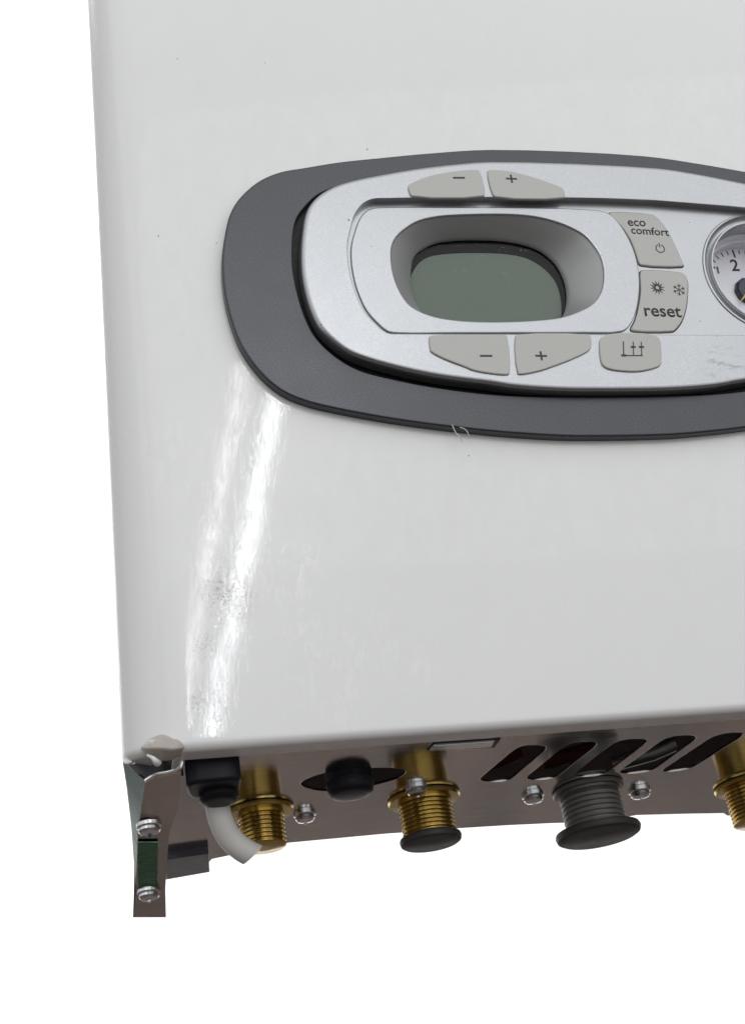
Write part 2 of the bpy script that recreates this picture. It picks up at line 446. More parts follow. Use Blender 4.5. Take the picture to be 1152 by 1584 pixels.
def cover():
    rc, rb = 0.028, 0.0045
    ex = 2 / 2.3                                         # superellipse corner: curvature eases in and out
    se = lambda a: (max(0.0, math.cos(a)) ** ex, max(0.0, math.sin(a)) ** ex)
    def nrm(a):
        c_, s_ = max(1e-6, math.cos(a)), max(1e-6, math.sin(a)); p_ = 2 - ex
        v_ = Vector((c_ ** p_, s_ ** p_)).normalized(); return v_.x, v_.y
    plan = []                                            # (x, y, nx, ny): plan outline, left back round to right back
    plan.append((0.016, BD, -1, 0)); plan.append((0.0010, 0.06, -1, 0)); plan.append((0, rc + 0.001, -1, 0))
    for i in range(0, 33):
        a = math.pi / 2 * i / 32; c_, s_ = se(a); nx, ny = nrm(a)
        plan.append((rc - rc * c_, rc - rc * s_, -nx, -ny))
    plan.append((rc + 0.002, 0, 0, -1)); plan.append((BW / 2, 0, 0, -1)); plan.append((BW - rc - 0.002, 0, 0, -1))
    for i in range(0, 33):
        a = math.pi / 2 * i / 32; s_, c_ = se(math.pi / 2 - a); nx, ny = nrm(math.pi / 2 - a)
        plan.append((BW - rc + rc * c_ if False else BW - rc + rc * se(a)[1], rc - rc * se(a)[0], nrm(a)[1], -nrm(a)[0]))
    plan.append((BW, rc + 0.001, 1, 0)); plan.append((BW - 0.0010, 0.06, 1, 0)); plan.append((BW - 0.016, BD, 1, 0))
    st = [(0.0113, -0.0006), (0.011, -0.0018)]
    for i in range(0, 9):
        a = R(14) + (math.pi / 2 - R(14)) * i / 8; st.append((rb - rb * math.sin(a), rb - rb * math.cos(a)))
    st += [(0, rb + 0.001), (0, 0.10), (0, 0.35), (0, BH - 0.01), (0.002, BH - 0.002), (0.01, BH)]
    v = []; f = []; k = len(plan)
    for ins, z in st:
        for (x, y, nx, ny) in plan:
            sx = xleft(z) * (1 - x / BW)
            v.append((x + sx - nx * ins, y - ny * ins, z))
    for s in range(len(st) - 1):
        for i in range(k - 1):
            f.append((s * k + i, s * k + i + 1, (s + 1) * k + i + 1, (s + 1) * k + i))
    # inner skin so that the shell has thickness
    t = 0.0014; n0 = len(v)
    for ins, z in st:
        for (x, y, nx, ny) in plan:
            sx = xleft(z) * (1 - x / BW); ii = ins + t if ins < 0.010 else ins
            v.append((x + sx - nx * ii, y - ny * ii, min(z + (t if z < 0.004 and ins < 0.0111 else 0), BH - t)))
    for s in range(len(st) - 1):
        for i in range(k - 1):
            f.append((n0 + s * k + i, n0 + (s + 1) * k + i, n0 + (s + 1) * k + i + 1, n0 + s * k + i + 1))
    for s in range(len(st) - 1):                        # back rims
        f.append((s * k, (s + 1) * k, n0 + (s + 1) * k, n0 + s * k))
        e = k - 1; f.append((s * k + e, n0 + s * k + e, n0 + (s + 1) * k + e, (s + 1) * k + e))
    tp = len(st) - 1
    f.append(tuple(tp * k + i for i in range(k))); f.append(tuple(n0 + tp * k + i for i in range(k))[::-1])
    f.append((tp * k, tp * k + k - 1, n0 + tp * k + k - 1, n0 + tp * k))
    for i in range(k - 1): f.append((i, n0 + i, n0 + i + 1, i + 1))
    return mesh('cover', v, f, M['cover'], boiler, angle=30)
cov = cover()

# --- traced outlines (photo pixels, unprojected to the plane each piece lies on)
BEZ = [(760,230.5),(666,236),(591,243),(524,250),(472,258.5),(434.5,265),(404.6,277),(382,294),(365.5,312.6),(355,333),(348.7,359),(344,396.6),(345,434),(350.5,469),(360,503),(373,535),(393.5,565.5),(416,589.5),(442,608),(479,622.5),(524,633),(591,645.5),(666,656.5),(760,667),(795,670),(870,674.5),(926,675),(1020,671)]
BEZT = [(1020,245.6),(945,237),(870,232),(795,230)]
YB = -0.006           # bezel face
YF = -0.0125          # fascia face
YR = -0.0080          # recessed fascia floor
YI = -0.0092          # display insert face
XC = 0.2490           # the panel's middle

def mirror_close(left, ext=0.0):
    """left half traced, right half mirrored about the panel's middle"""
    pts = [p for p in left if p.x < XC - 0.004]
    return pts + [Vector((2 * XC - p.x + ext * max(0.0, min(1.0, (2 * XC - p.x - 0.34) / 0.05)), p.y)) for p in reversed(pts)]

bez_l = px2(BEZ, YB)
bez = catmull(mirror_close(bez_l), 4)
INN = [(792,262),(720,262),(647,268),(591,276),(546,283),(516,290),(490.5,301.5),(471,320),(459,337),(453.5,358),(452,385),(452.5,410),(455,430),(459,449),(470,486),(487,520),(516.6,549.7),(554,572),(610,587),(666,598),(760,610),(870,614),(945,615)]
inn = catmull(mirror_close(px2(INN, YB), 0.012), 4)

# aperture in the cover behind the panel
cl = offset(ccw([Vector(p[:2]) for p in bez]), -0.008)
k = len(cl)
cutv = [(p.x, -0.02, p.y) for p in cl] + [(p.x, 0.02, p.y) for p in cl]
cutf = [tuple(range(k)), tuple(range(2 * k - 1, k - 1, -1))] + [(i, k + i, k + (i + 1) % k, (i + 1) % k) for i in range(k)]
boolean_cut(cov, mesh('cutter', cutv, cutf, None, smooth=False))
# the torn notch in the lower left corner of the cover
nt_ = [P(244, 1176, 0), P(252, 1158, 0), P(278, 1156, 0), P(283, 1166, 0), P(283, 1200, 0), P(244, 1200, 0)]
k = len(nt_)
cutv = [(x, -0.02, z) for x, z in nt_] + [(x, 0.035, z) for x, z in nt_]
cutf = [tuple(range(k)), tuple(range(2 * k - 1, k - 1, -1))] + [(i, k + i, k + (i + 1) % k, (i + 1) % k) for i in range(k)]
boolean_cut(cov, mesh('cutter', cutv, cutf, None, smooth=False))

solid('panel_bezel', bez, [inn], front3(YB), 0.006, 0.0011, M['bezel'], boiler, hb=0.0005)

# fascia
FAS = [(760,248),(703,252),(647,258.5),(591,268),(546.5,277),(516.6,286.5),(494,299.6),(479,316),(472,333),(468,359),(466,385),(467,419),(472,449),(481,479),(494,505),(513,525),(539,544),(572.6,557),(628.6,572),(684.6,583),(760,592.6),(795,598),(870,603),(945,603.7)]
fas = catmull(mirror_close(px2(FAS, YF), 0.012), 4)
REC_L = [(1010,310),(930,307),(800,305.5),(700,305.5),(600,307),(577,308),(562,315),(550,330),(543,352),(538,378),(539,405),(544,432),(552,457),(563,480),(578,498),(598,514),(620,516)]
GC = Vector(P(1190, 415, YF)); GR = 0.0352
rec_tl = [Vector(P(a, b, YF)) for a, b in REC_L]
rec_line = catmull(rec_tl, 5, closed=False)
zt = P(1125, 325, YF)[1] ; zb = P(1000, 517.5, YF)[1]; zt0 = P(930, 307, YF)[1]
# right part of the recess is the mirror image about the gauge
rec = [p for p in rec_line] + [Vector(P(930, 517, YF)), Vector(P(1080, 517.5, YF)), Vector((GC.x + 0.018, zb)), Vector((GC.x + 0.034, zb + 0.018)), Vector((GC.x + 0.0395, (zt + zb) / 2)), Vector((GC.x + 0.035, zt - 0.018)), Vector((GC.x + 0.020, zt)), Vector(P(1125, 319, YF))]

BTN = {
 'tm': [(631.6,286.5),(643.5,279),(666,271),(696,265),(735,261.5),(741,263),(750,299.6),(748,303),(637,303),(634.5,300)],
 'tp': [(754,264),(757.5,262),(787.5,264),(817.5,271),(847.5,281),(869,290),(871.5,293),(874,303),(872,305.6),(766,304),(762,300)],
 'bm': [(664,520),(668,518),(760,517.2),(782,517.5),(784.5,520.5),(788.5,576.5),(786,579),(757,577),(731,572),(722,568),(688,555),(667,543.5),(665.5,540)],
 'bp': [(797,519.5),(800,517),(909,517),(913,519),(914,537),(911,542),(892.5,552),(862.5,564),(832.5,574),(804,578.6),(801,577)],
 'menu': [(927,530.6),(929,523),(935.6,518),(960,514.5),(990,514.5),(1012.5,518),(1020,524),(1022,532.5),(1023,557),(1022,564),(1016,568),(990,574),(967.5,574),(941,570),(932,564),(928.5,553)],
 'eco': [(942,330.5),(946,328),(1005,331),(1012,333),(1020,339),(1035,360),(1046,382.5),(1055.6,405),(1057,410),(1054,411.7),(992,409.5),(988.5,407),(984,394),(975,371),(960,349)],
 'reset': [(990,426),(990.7,420),(995.6,418),(1050,421),(1059,424),(1063,431),(1063.5,454),(1061,476),(1054,497),(1043,510.5),(1039,512),(978,511),(976,509),(982.5,495),(988,472.5),(991,450)],
}
PROUD = 0.0011
yb = {k_: (YR if k_ in ('eco', 'reset') else YF) - PROUD for k_ in BTN}
bl = {k_: ccw([Vector(q[:2]) for q in catmull(px2(v, yb[k_]), 3)]) for k_, v in BTN.items()}
solid('panel_fascia', fas, [rec], front3(YF), 0.0085, 0.0022, M['silver'], boiler, hb=0.0006)

# recessed floor of the fascia with openings for gauge, display and keys
FUN_O = [(20,260),(45,210),(90,170),(150,135),(250,112),(400,103),(600,102),(720,112),(820,135),(900,165),(970,205),(1020,260),(1050,310),(1065,370),(1066,420),(1058,470),(1035,515),(1000,550),(930,585),(850,610),(750,622),(600,630),(450,630),(330,622),(230,605),(150,575),(100,540),(60,480),(35,420),(20,350)]
FUN_I = [(115,360),(120,330),(140,295),(180,265),(240,238),(330,225),(450,222),(560,227),(660,243),(740,270),(800,310),(840,355),(870,415),(885,480),(885,540),(870,595),(830,640),(740,680),(600,700),(450,700),(300,685),(220,650),(160,580),(122,500),(112,420)]
z8 = lambda pts: [(600 + a / 3.2, 300 + b / 3.2) for a, b in pts]
fo = ccw([Vector(q[:2]) for q in catmull(px2(z8(FUN_O), YI), 3)])
YV = YI + 0.0125                                        # depth of the display window
fi = ccw([Vector(q[:2]) for q in catmull(px2(z8(FUN_I), YV), 3)])
circ = lambda c, r, n=96: [Vector((c.x + r * math.cos(2 * math.pi * i / n), c.y + r * math.sin(2 * math.pi * i / n))) for i in range(n)]
floor_out = offset(ccw([Vector(q[:2]) for q in rec]), 0.0012)
solid('recess_floor', floor_out, [offset(fo, 0.002), circ(GC, GR + 0.0016), offset(bl['eco'], 0.0004), offset(bl['reset'], 0.0004)], front3(YR), 0.004, 0.0001, M['silver'], boiler, hb=0.0003)

# display insert (left piece of the recess)
INS = [(938,328),(900,323),(800,320.5),(700,320),(600,320),(577,321.5),(566,326),(556,338),(549,356),(543,380),(543,404),(547.5,432),(555,456),(566,479),(581,497),(600,512.5),(618,515.2),(700,515),(800,514.8),(900,514.5),(962,512.5),(974,503),(983,484),(987.5,462),(989,440),(987,414),(979,384),(966,358),(952,339)]
ins = ccw([Vector(q[:2]) for q in catmull(px2(INS, YI), 3)])
disp = solid('display_insert', ins, [fo], front3(YI), 0.0035, 0.0007, M['silver'], boiler, hb=0.0009)

def resample(loop, c, n):
    """loop point in n directions about centre c"""
    out = []
    for i in range(n):
        a = 2 * math.pi * i / n; d = Vector((math.cos(a), math.sin(a))); best = None
        for j in range(len(loop)):
            p, q = loop[j] - c, loop[(j + 1) % len(loop)] - c
            e = q - p; det = d.x * (-e.y) + e.x * d.y
            if abs(det) < 1e-12: continue
            t = (p.x * (-e.y) + e.x * p.y) / det; s = (d.x * p.y - d.y * p.x) / det
            if t > 0 and -1e-6 <= s <= 1 + 1e-6 and (best is None or t > best): best = t
        out.append(c + d * (best if best else 0.01))
    return out
def cen(l): return sum(l, Vector((0, 0))) / len(l)
def funnel():
    n = 120; A = resample(fo, cen(fo), n); B = resample(fi, cen(fi), n); A = offset(A, 0.0002)
    v = []; f = []; st = 10
    for s in range(st + 1):
        t = s / st; e = 0.75 * t + 0.25 * math.sin(t * math.pi / 2)
        y = YI + 0.0010 + (YV - YI - 0.0010) * (t ** 1.1)
        for a, b in zip(A, B):
            p = a + (b - a) * e; v.append((p.x, y, p.y))
    # short throat behind the window edge
    for b in B: v.append((b.x, YV + 0.0016, b.y))
    for s in range(st + 1):
        for i in range(n):
            j = (i + 1) % n; f.append((s * n + i, s * n + j, (s + 1) * n + j, (s + 1) * n + i))
    mesh('display_funnel', v, f, M['funnel'], disp, angle=50)
funnel()
solid('display_mask', offset(fi, 0.006), [], front3(YV + 0.0062), 0.001, 0.0001, M['mask'], disp)
LCD = [(112,420),(118,395),(150,345),(200,312),(300,296),(450,292),(600,300),(700,325),(780,378),(830,440),(852,510),(858,590),(845,640),(760,690),(600,705),(450,705),(300,700),(200,680),(130,600),(108,500)]
lcd = ccw([Vector(q[:2]) for q in catmull(px2(z8(LCD), YV + 0.005), 3)])
lc = solid('lcd_screen', lcd, [], front3(YV + 0.005), 0.001, 0.0003, M['lcd'], disp)
solid('display_glass', offset(fi, 0.002), [], front3(YV + 0.0018), 0.0008, 0.0001, M['glass'], disp)

# dark well behind the panel
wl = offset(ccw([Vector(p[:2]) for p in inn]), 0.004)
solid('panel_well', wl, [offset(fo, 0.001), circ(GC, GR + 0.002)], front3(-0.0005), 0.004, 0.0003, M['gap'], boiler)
# ------------------------------------------------------------------ keys and print
def ink_poly(name, parts, y, parent, th=0.00012):
    """several flat printed pieces of one symbol, joined"""
    v = []; f = []
    for poly in parts:
        st = len(v); k = len(poly)
        poly = ccw([Vector(p[:2]) for p in poly])
        v += [(p.x, y - th, p.y) for p in poly] + [(p.x, y + 0.0002, p.y) for p in poly]
        for t in tessellate_polygon([[Vector((p.x, p.y, 0)) for p in poly]]): f.append(tuple(st + i for i in t))
        for i in range(k):
            j = (i + 1) % k; f.append((st + i, st + j, st + k + j, st + k + i))
    return mesh(name, v, f, M['ink'], parent, smooth=False)

def bar(a, b, w):
    a, b = Vector(a), Vector(b); t = (b - a).normalized(); n = Vector((-t.y, t.x)) * (w / 2)
    return [a - n, b - n, b + n, a + n]
def arc(c, r, w, a0, a1, n=28):
    c = Vector(c); o = [c + Vector((math.cos(a0 + (a1 - a0) * i / n), math.sin(a0 + (a1 - a0) * i / n))) * (r + w / 2) for i in range(n + 1)]
    i_ = [c + Vector((math.cos(a0 + (a1 - a0) * i / n), math.sin(a0 + (a1 - a0) * i / n))) * (r - w / 2) for i in range(n + 1)]
    return o + i_[::-1]

FONT = None
def text(name, body, left, right_, y, parent, height=None, mat='ink', bold=0.0):
    """lettering whose baseline runs from left to right_ (2D points on plane y)"""
    cu = bpy.data.curves.new(name, 'FONT'); cu.body = body; cu.size = 1.0; cu.extrude = 0.0; cu.offset = bold
    cu.resolution_u = 4
    o = bpy.data.objects.new(name, cu); COL.objects.link(o)
    dg = bpy.context.evaluated_depsgraph_get(); dg.update()
    me = bpy.data.meshes.new_from_object(o.evaluated_get(dg)); bpy.data.objects.remove(o)
    xs = [v.co.x for v in me.vertices]; ys = [v.co.y for v in me.vertices]
    x0, x1, hy = min(xs), max(xs), max(ys)
    left, right_ = Vector(left), Vector(right_); d = right_ - left; sx = d.length / (x1 - x0)
    sy = sx if height is None else height / hy
    t = d.normalized(); n = Vector((-t.y, t.x))
    for v in me.vertices:
        p = left + t * ((v.co.x - x0) * sx) + n * (v.co.y * sy)
        v.co = (p.x, y - 0.00012, p.y)
    bm = bmesh.new(); bm.from_mesh(me)
    g = bmesh.ops.extrude_face_region(bm, geom=list(bm.faces))
    bmesh.ops.translate(bm, verts=[e for e in g['geom'] if isinstance(e, bmesh.types.BMVert)], vec=(0, 0.0003, 0))
    bmesh.ops.recalc_face_normals(bm, faces=bm.faces); bm.to_mesh(me); bm.free()
    return link(name, me, M[mat], parent)

keys = {}
for k_, loop in bl.items():
    keys[k_] = solid('button', loop, [], front3(yb[k_]), 0.004 if k_ in ('eco', 'reset') else PROUD + 0.0004, 0.0007, M['button'], boiler)
LAB = dict(tm='upper minus button', tp='upper plus button', bm='lower minus button', bp='lower plus button', menu='button with a filling-tap symbol', eco='button lettered eco comfort with power symbol', reset='button lettered reset with sun and snowflake')
for k_, s in LAB.items(): keys[k_]['label'] = s

def pk(k_, px, py): return Vector(P(px, py, yb[k_]))
for k_, c, hw in (('tm', (709.5, 275), 9), ('bm', (751.5, 550.5), 9.5)):
    ink_poly('minus_sign', [bar(pk(k_, c[0] - hw, c[1]), pk(k_, c[0] + hw, c[1]), 0.0010)], yb[k_], keys[k_])
for k_, c, hw in (('tp', (790.5, 276.5), 8.5), ('bp', (836.5, 550.5), 9)):
    ink_poly('plus_sign', [bar(pk(k_, c[0] - hw, c[1] - .3), pk(k_, c[0] + hw, c[1] + .3), 0.0010)], yb[k_], keys[k_])
    e = pk(k_, *c)
    ink_poly('plus_sign', [bar(e + Vector((0, -0.0025)), e + Vector((0, -0.00055)), 0.0010), bar(e + Vector((0, 0.00055)), e + Vector((0, 0.0025)), 0.0010)], yb[k_], keys[k_])
K = keys['eco']; y = yb['eco']
text('lettering', 'eco', pk('eco', 971, 349), pk('eco', 998.5, 350), y, K, bold=0.010)
text('lettering', 'comfort', pk('eco', 976, 361), pk('eco', 1034.5, 365), y, K, bold=0.010)
c = pk('eco', 1020.3, 384.5); r = 0.0024
ink_poly('power_symbol', [arc(c, r, 0.0005, R(112), R(428))], y, K)
ink_poly('power_symbol', [bar(c + Vector((0, 0.0007)), c + Vector((-0.0001, 0.0035)), 0.0005)], y, K)
K = keys['reset']; y = yb['reset']
text('lettering', 'reset', pk('reset', 997, 488.5), pk('reset', 1054, 490.5), y, K, bold=0.012)
c = pk('reset', 1016, 445)
sun = [arc(c, 0.0014, 0.0007, 0, 2 * math.pi)]
for i in range(12):
    a = math.pi / 6 * i + 0.1; d = Vector((math.cos(a), math.sin(a))); n = Vector((-d.y, d.x))
    sun.append([c + d * 0.0018 - n * 0.0005, c + d * 0.0043, c + d * 0.0018 + n * 0.0005])
ink_poly('sun_symbol', sun, y, K)
c = pk('reset', 1049.5, 448.5); sn = []
for i in range(6):
    a = math.pi / 3 * i + 0.35; d = Vector((math.cos(a), math.sin(a)))
    sn.append(bar(c + d * 0.0003, c + d * 0.0036, 0.00042))
    for s in (-1, 1):
        e = Vector((math.cos(a + s * 0.9), math.sin(a + s * 0.9)))
        sn.append(bar(c + d * 0.00215, c + d * 0.00215 + e * 0.0012, 0.0004))
ink_poly('snowflake_symbol', sn, y, K)
K = keys['menu']; y = yb['menu']
q = lambda a, b: pk('menu', 900 + a / 4.571, 300 + b / 4.571)
ink_poly('tap_symbol', [bar(q(290, 1043), q(292, 1134), 0.00055), bar(q(276, 1142), q(310, 1142), 0.0012), bar(q(311, 1143), q(427, 1143), 0.0006),
    bar(q(359, 1045), q(360, 1073), 0.0005), bar(q(342, 1082), q(377, 1082), 0.0011), bar(q(360, 1091), q(361, 1138), 0.0005),
    bar(q(416, 1045), q(417, 1073), 0.0005), bar(q(400, 1082), q(435, 1082), 0.0011), bar(q(418, 1091), q(419, 1138), 0.0005)], y, K)

# ------------------------------------------------------------------ pressure gauge
def gauge():
    to = lambda x, z, d: (GC.x + x, YR + d, GC.y + z)
    ring = lathe('pressure_gauge', [(GR + 0.0018, 0.002), (GR + 0.0018, -0.0001), (GR + 0.0014, -0.0006), (GR + 0.0006, -0.0007), (GR + 0.0001, -0.0003), (GR - 0.0003, 0.0012), (GR - 0.0012, 0.0019), (GR - 0.0026, 0.0019), (GR - 0.0029, 0.0012), (GR - 0.0030, -0.0002), (GR - 0.0033, -0.0007), (GR - 0.0040, -0.0007), (GR - 0.0043, -0.0001), (GR - 0.0045, 0.010)], 128, to, M['silver'], boiler, cap=False)
    dep = 0.0205; yd = YR + dep
    lathe('inner_step', [(GR - 0.0045, 0.0098), (GR - 0.0056, 0.0102), (GR - 0.0058, 0.0140), (GR - 0.0070, 0.0143), (GR - 0.0072, dep + 0.001)], 96, to, M['dial'], ring, cap=False)
    lathe('dial', [(0.0002, dep), (GR - 0.0068, dep), (GR - 0.0068, dep + 0.0015)], 96, to, M['dial'], ring, cap=False)
    cd = Vector((GC.x, GC.y)); rt = 0.0272; a0 = R(97)
    for i in range(-15, 16):
        a = a0 - R(8.3) * i; d = Vector((math.cos(a), math.sin(a))); major = i % 5 == 0
        ink_poly('tick', [bar(cd + d * (rt - (0.0050 if major else 0.0027)), cd + d * rt, 0.0010 if major else 0.0006)], yd, ring)
    text('numeral', '2', P(1131.5, 419, yd), P(1143.5, 419, yd), yd, ring, bold=0.015)
    for num, i, hw in (('1', 5, 0.0005), ('3', -5, 0.0013)):
        a = a0 + R(8.3) * i; d = Vector((math.cos(a), math.sin(a))); c_ = cd + d * (rt - 0.0068)
        text('numeral', num, c_ - Vector((hw, 0.002)), c_ + Vector((hw, -0.002)), yd, ring, height=0.0044)
    to2 = lambda x, z, d: (cd.x + x, yd + d, cd.y + z)
    hub = lathe('hub', [(0.0082, 0), (0.0082, -0.002), (0.0070, -0.0034), (0.0020, -0.0040)], 10, to2, M['needle'], ring, angle=20)
    e = Vector(P(1143, 468, yd - 0.003)); dd = (e - cd).normalized()
    ink_n = mesh('needle', [(cd.x - dd.y * .001, yd - .0046, cd.y + dd.x * .001), (cd.x + dd.y * .001, yd - .0046, cd.y - dd.x * .001), (cd.x + dd.x * .014, yd - .0046, cd.y + dd.y * .014),
                            (cd.x - dd.y * .001, yd - .0032, cd.y + dd.x * .001), (cd.x + dd.y * .001, yd - .0032, cd.y - dd.x * .001), (cd.x + dd.x * .014, yd - .0032, cd.y + dd.y * .014)],
                 [(0, 1, 2), (3, 5, 4), (0, 3, 4, 1), (1, 4, 5, 2), (2, 5, 3, 0)], M['yellow'], ring, smooth=False)
gauge()

# ------------------------------------------------------------------ base plate, seen from below
TILT = R(12)
PO = Vector((0, 0.0105, -0.0007))
EV = Vector((0, math.cos(TILT), -math.sin(TILT))); EN = Vector((0, math.sin(TILT), math.cos(TILT)))   # back along the plate, up off the plate
def pl(px, py, h=0.0):
    """pixel -> (u, v) on the plate, h metres above (+) or below (-) it"""
    d = ray(px, py); o = PO + EN * h; t = (o - CAM).dot(EN) / d.dot(EN); q_ = CAM + d * t - o
    return Vector((q_.x, q_.dot(EV)))
def w3(u, v, h): return PO + Vector((u, 0, 0)) + EV * v + EN * h
plate3 = lambda p, d: tuple(w3(p.x, p.y, d))
def sc_at(px, py):
    p = pl(px, py); return (w3(p.x, p.y, 0) - CAM).dot(fwd) / F     # metres per photo pixel there

rear = [(248,1362),(262,1360),(307,1352),(318,1341),(328,1329),(380,1318),(428,1309),(434,1305),(520,1297),(600,1289.5),(640,1287),(700,1282),(780,1277),(852,1273.5),(900,1272),(962,1269),(972,1263),(984,1261),(1060,1259),(1118,1258),(1124,1262),(1160,1258),(1240,1250)]
rear_p = [pl(*p) for p in rear]
plo = [Vector((rear_p[0].x, 0.0))] + rear_p + [Vector((BW - 0.02, rear_p[-1].y)), Vector((BW - 0.02, 0.0))]
def slot(tl, tr, br, bl_):
    c_ = [pl(*p) for p in (tl, tr, br, bl_)]
    out = []
    for i in range(4):
        p, a, b = c_[i], c_[i - 1], c_[(i + 1) % 4]
        w = (c_[0] - c_[1]).length * 0.45
        e0 = p + (a - p).normalized() * w; e1 = p + (b - p).normalized() * w
        for t in (0, .25, .5, .75, 1): out.append(e0 * (1 - t) ** 2 + p * 2 * t * (1 - t) + e1 * t * t)
    return out
slots = [slot((804,1152),(852,1153),(784,1211),(736,1209)), slot((880,1148),(930,1147),(855,1207),(808,1207)), slot((955,1144),(1009,1142),(932,1201),(880,1203)), slot((1033,1138),(1085,1137),(1004,1196),(950,1198)), slot((1108,1135),(1158,1132),(1064,1192),(1016,1196))]
hole_c = pl(546, 1208)
HE = [(465,1213),(475,1205),(497,1197),(530,1191.5),(570,1188),(610,1188),(627,1193),(618,1203),(590,1212),(560,1219),(520,1224),(485,1222)]
hole = catmull([pl(*p) for p in HE], 5)
base = solid('base_plate', plo, slots + [hole], plate3, 0.0012, 0.0002, M['sheet'], boiler)
# dark inner tray above the plate
tray = [w3(0.03, 0.006, 0.022), w3(BW - 0.03, 0.006, 0.022), w3(BW - 0.03, 0.2, 0.028), w3(0.03, 0.2, 0.028)]
mesh('inner_tray', [tuple(p) for p in tray] + [tuple(p + Vector((0, 0, 0.004))) for p in tray], [(0, 1, 2, 3), (4, 7, 6, 5), (0, 4, 5, 1), (1, 5, 6, 2), (2, 6, 7, 3), (3, 7, 4, 0)], M['cavity'], base, smooth=False)
# pieces of the burner seen through the slots
for px, py, col_ in ((770, 1180, 'cavity'), (905, 1165, 'cavity'), (1010, 1168, 'greymetal')):
    p = pl(px, py, 0.012)
    tube('inner_pipe', [w3(p.x - 0.02, p.y + 0.01, 0.012), w3(p.x, p.y, 0.013), w3(p.x + 0.012, p.y - 0.004, 0.016)], 0.004, M[col_], base, seg=10)

def threaded(px, py, rad, length, flange_r, mat, pitch=0.0021, cap=None, cap_h=0.004, hexed=False, label=None, lead=0.004, root=0.90):
    c = pl(px, py)
    to = lambda x, y_, z: tuple(w3(c.x + x, c.y + y_, z))
    pr = [(rad * 1.02, 0.004), (rad * 1.02, -lead)]
    z = -lead
    while z > -length:
        pr += [(rad * root, z - pitch * 0.25), (rad * root, z - pitch * 0.42), (rad, z - pitch * 0.75), (rad, z - pitch)]
        z -= pitch
    pr += [(rad * 0.9, z - 0.0008), (rad * 0.3, z - 0.0010)]
    body = lathe('pipe_fitting', pr, 40, to, M[mat], boiler, angle=50, cap=True)
    if label: body['label'] = label
    lathe('collar', [(rad * 1.0, -0.0002), (flange_r, -0.0004), (flange_r * 1.01, -0.0014), (flange_r * 0.97, -0.0026), (rad * 1.0, -0.0028)], 6 if hexed else 40, to, M[mat], body, cap=False, angle=30)
    if cap:
        lathe('end_cap', [(rad * 1.01, z + 0.0008), (cap * 0.98, z), (cap, z - cap_h * 0.35), (cap * 0.97, z - cap_h * 0.8), (cap * 0.9, z - cap_h)], 40, to, M['rubber'], body, cap=True)
    return body
s1 = sc_at(650, 1237)
threaded(403, 1252, 0.0112, 0.0185, 0.0165, 'brass', label='brass threaded fitting beside the grey cable')
threaded(655, 1233, 41 * s1, 61 * s1, 56 * s1, 'brass', cap=47.5 * s1, cap_h=0.0036, label='brass threaded fitting with black cap')
s2 = sc_at(912, 1222)
threaded(908, 1219, 47 * s2, 64 * s2, 55 * s2, 'greymetal', pitch=0.0027, root=0.955, cap=65 * s2, cap_h=0.0042, label='larger grey ribbed fitting with dark flared cap')
threaded(1158, 1212, 44 * s2, 60 * s2, 58 * s2, 'brass', lead=0.003, label='brass fitting at the right edge')

def screw(px, py, rad, surf=None, par=None, threadlock=False):
    c = pl(px, py)
    to = lambda x, y_, z: tuple(w3(c.x + x, c.y + y_, z))
    if surf: to = surf
    h = lathe('screw', [(rad * 1.0, 0.0005), (rad, -0.0011), (rad * 0.93, -0.0014), (rad * 0.72, -0.0016), (rad * 0.84, -0.0018), (rad * 0.86, -0.0030), (rad * 0.74, -0.0040), (rad * 0.40, -0.0046), (rad * 0.14, -0.0047), (rad * 0.12, -0.0040)], 28, to, M['zinc'], boiler, angle=35)
    lathe('screw_tip', [(rad * 0.17, -0.0036), (rad * 0.16, -0.0053), (rad * 0.07, -0.0057)], 12, to, M['blue' if threadlock else 'zinc'], h)
    return h
for px, py in ((471, 1258), (644, 1218), (823, 1229), (988, 1222)): screw(px, py, 17.5 * sc_at(px, py))

# black grommet in the oval hole
c0 = pl(540, 1205)
tg = lambda x, y_, z: tuple(w3(c0.x + x, c0.y + y_, z))
s3 = sc_at(540, 1210)
gr = lathe('grommet', [(34 * s3, 0.012), (36 * s3, 0.006), (36 * s3, -0.004), (34.5 * s3, -0.0066), (31 * s3, -0.0078), (24 * s3, -0.0081), (10 * s3, -0.0083)], 40, tg, M['black'], boiler)
lathe('grommet_rib', [(36.2 * s3, -0.0010), (37.2 * s3, -0.0014), (37.2 * s3, -0.0024), (36.2 * s3, -0.0028)], 40, tg, M['black'], gr, cap=False)

# cable clamp and grey cable
cl0 = catmull([pl(286, 1170, -0.001), pl(288, 1192, -0.001), pl(372, 1186, -0.001), pl(372, 1166, -0.001)], 6)
ck = [Vector(q[:2]) for q in (pl(284, 1178), pl(372, 1170), pl(368, 1200), pl(290, 1204))]
rk = []
for i in range(4):
    p, a, b = ck[i], ck[i - 1], ck[(i + 1) % 4]
    e0 = p + (a - p) * 0.25; e1 = p + (b - p) * 0.25
    for t in (0, .33, .67, 1): rk.append(e0 * (1 - t) ** 2 + p * 2 * t * (1 - t) + e1 * t * t)
clamp = solid('cable_clamp', rk, [], lambda p, d: tuple(w3(p.x, p.y, d - 0.010)), 0.011, 0.002, M['black'], boiler)
cn = pl(336, 1196)
lathe('clamp_nut', [(0.009, -0.006), (0.009, -0.012), (0.0075, -0.0135), (0.006, -0.0138)], 24, lambda x, y_, z: tuple(w3(cn.x + x, cn.y + y_, z)), M['black'], clamp)
pts = []
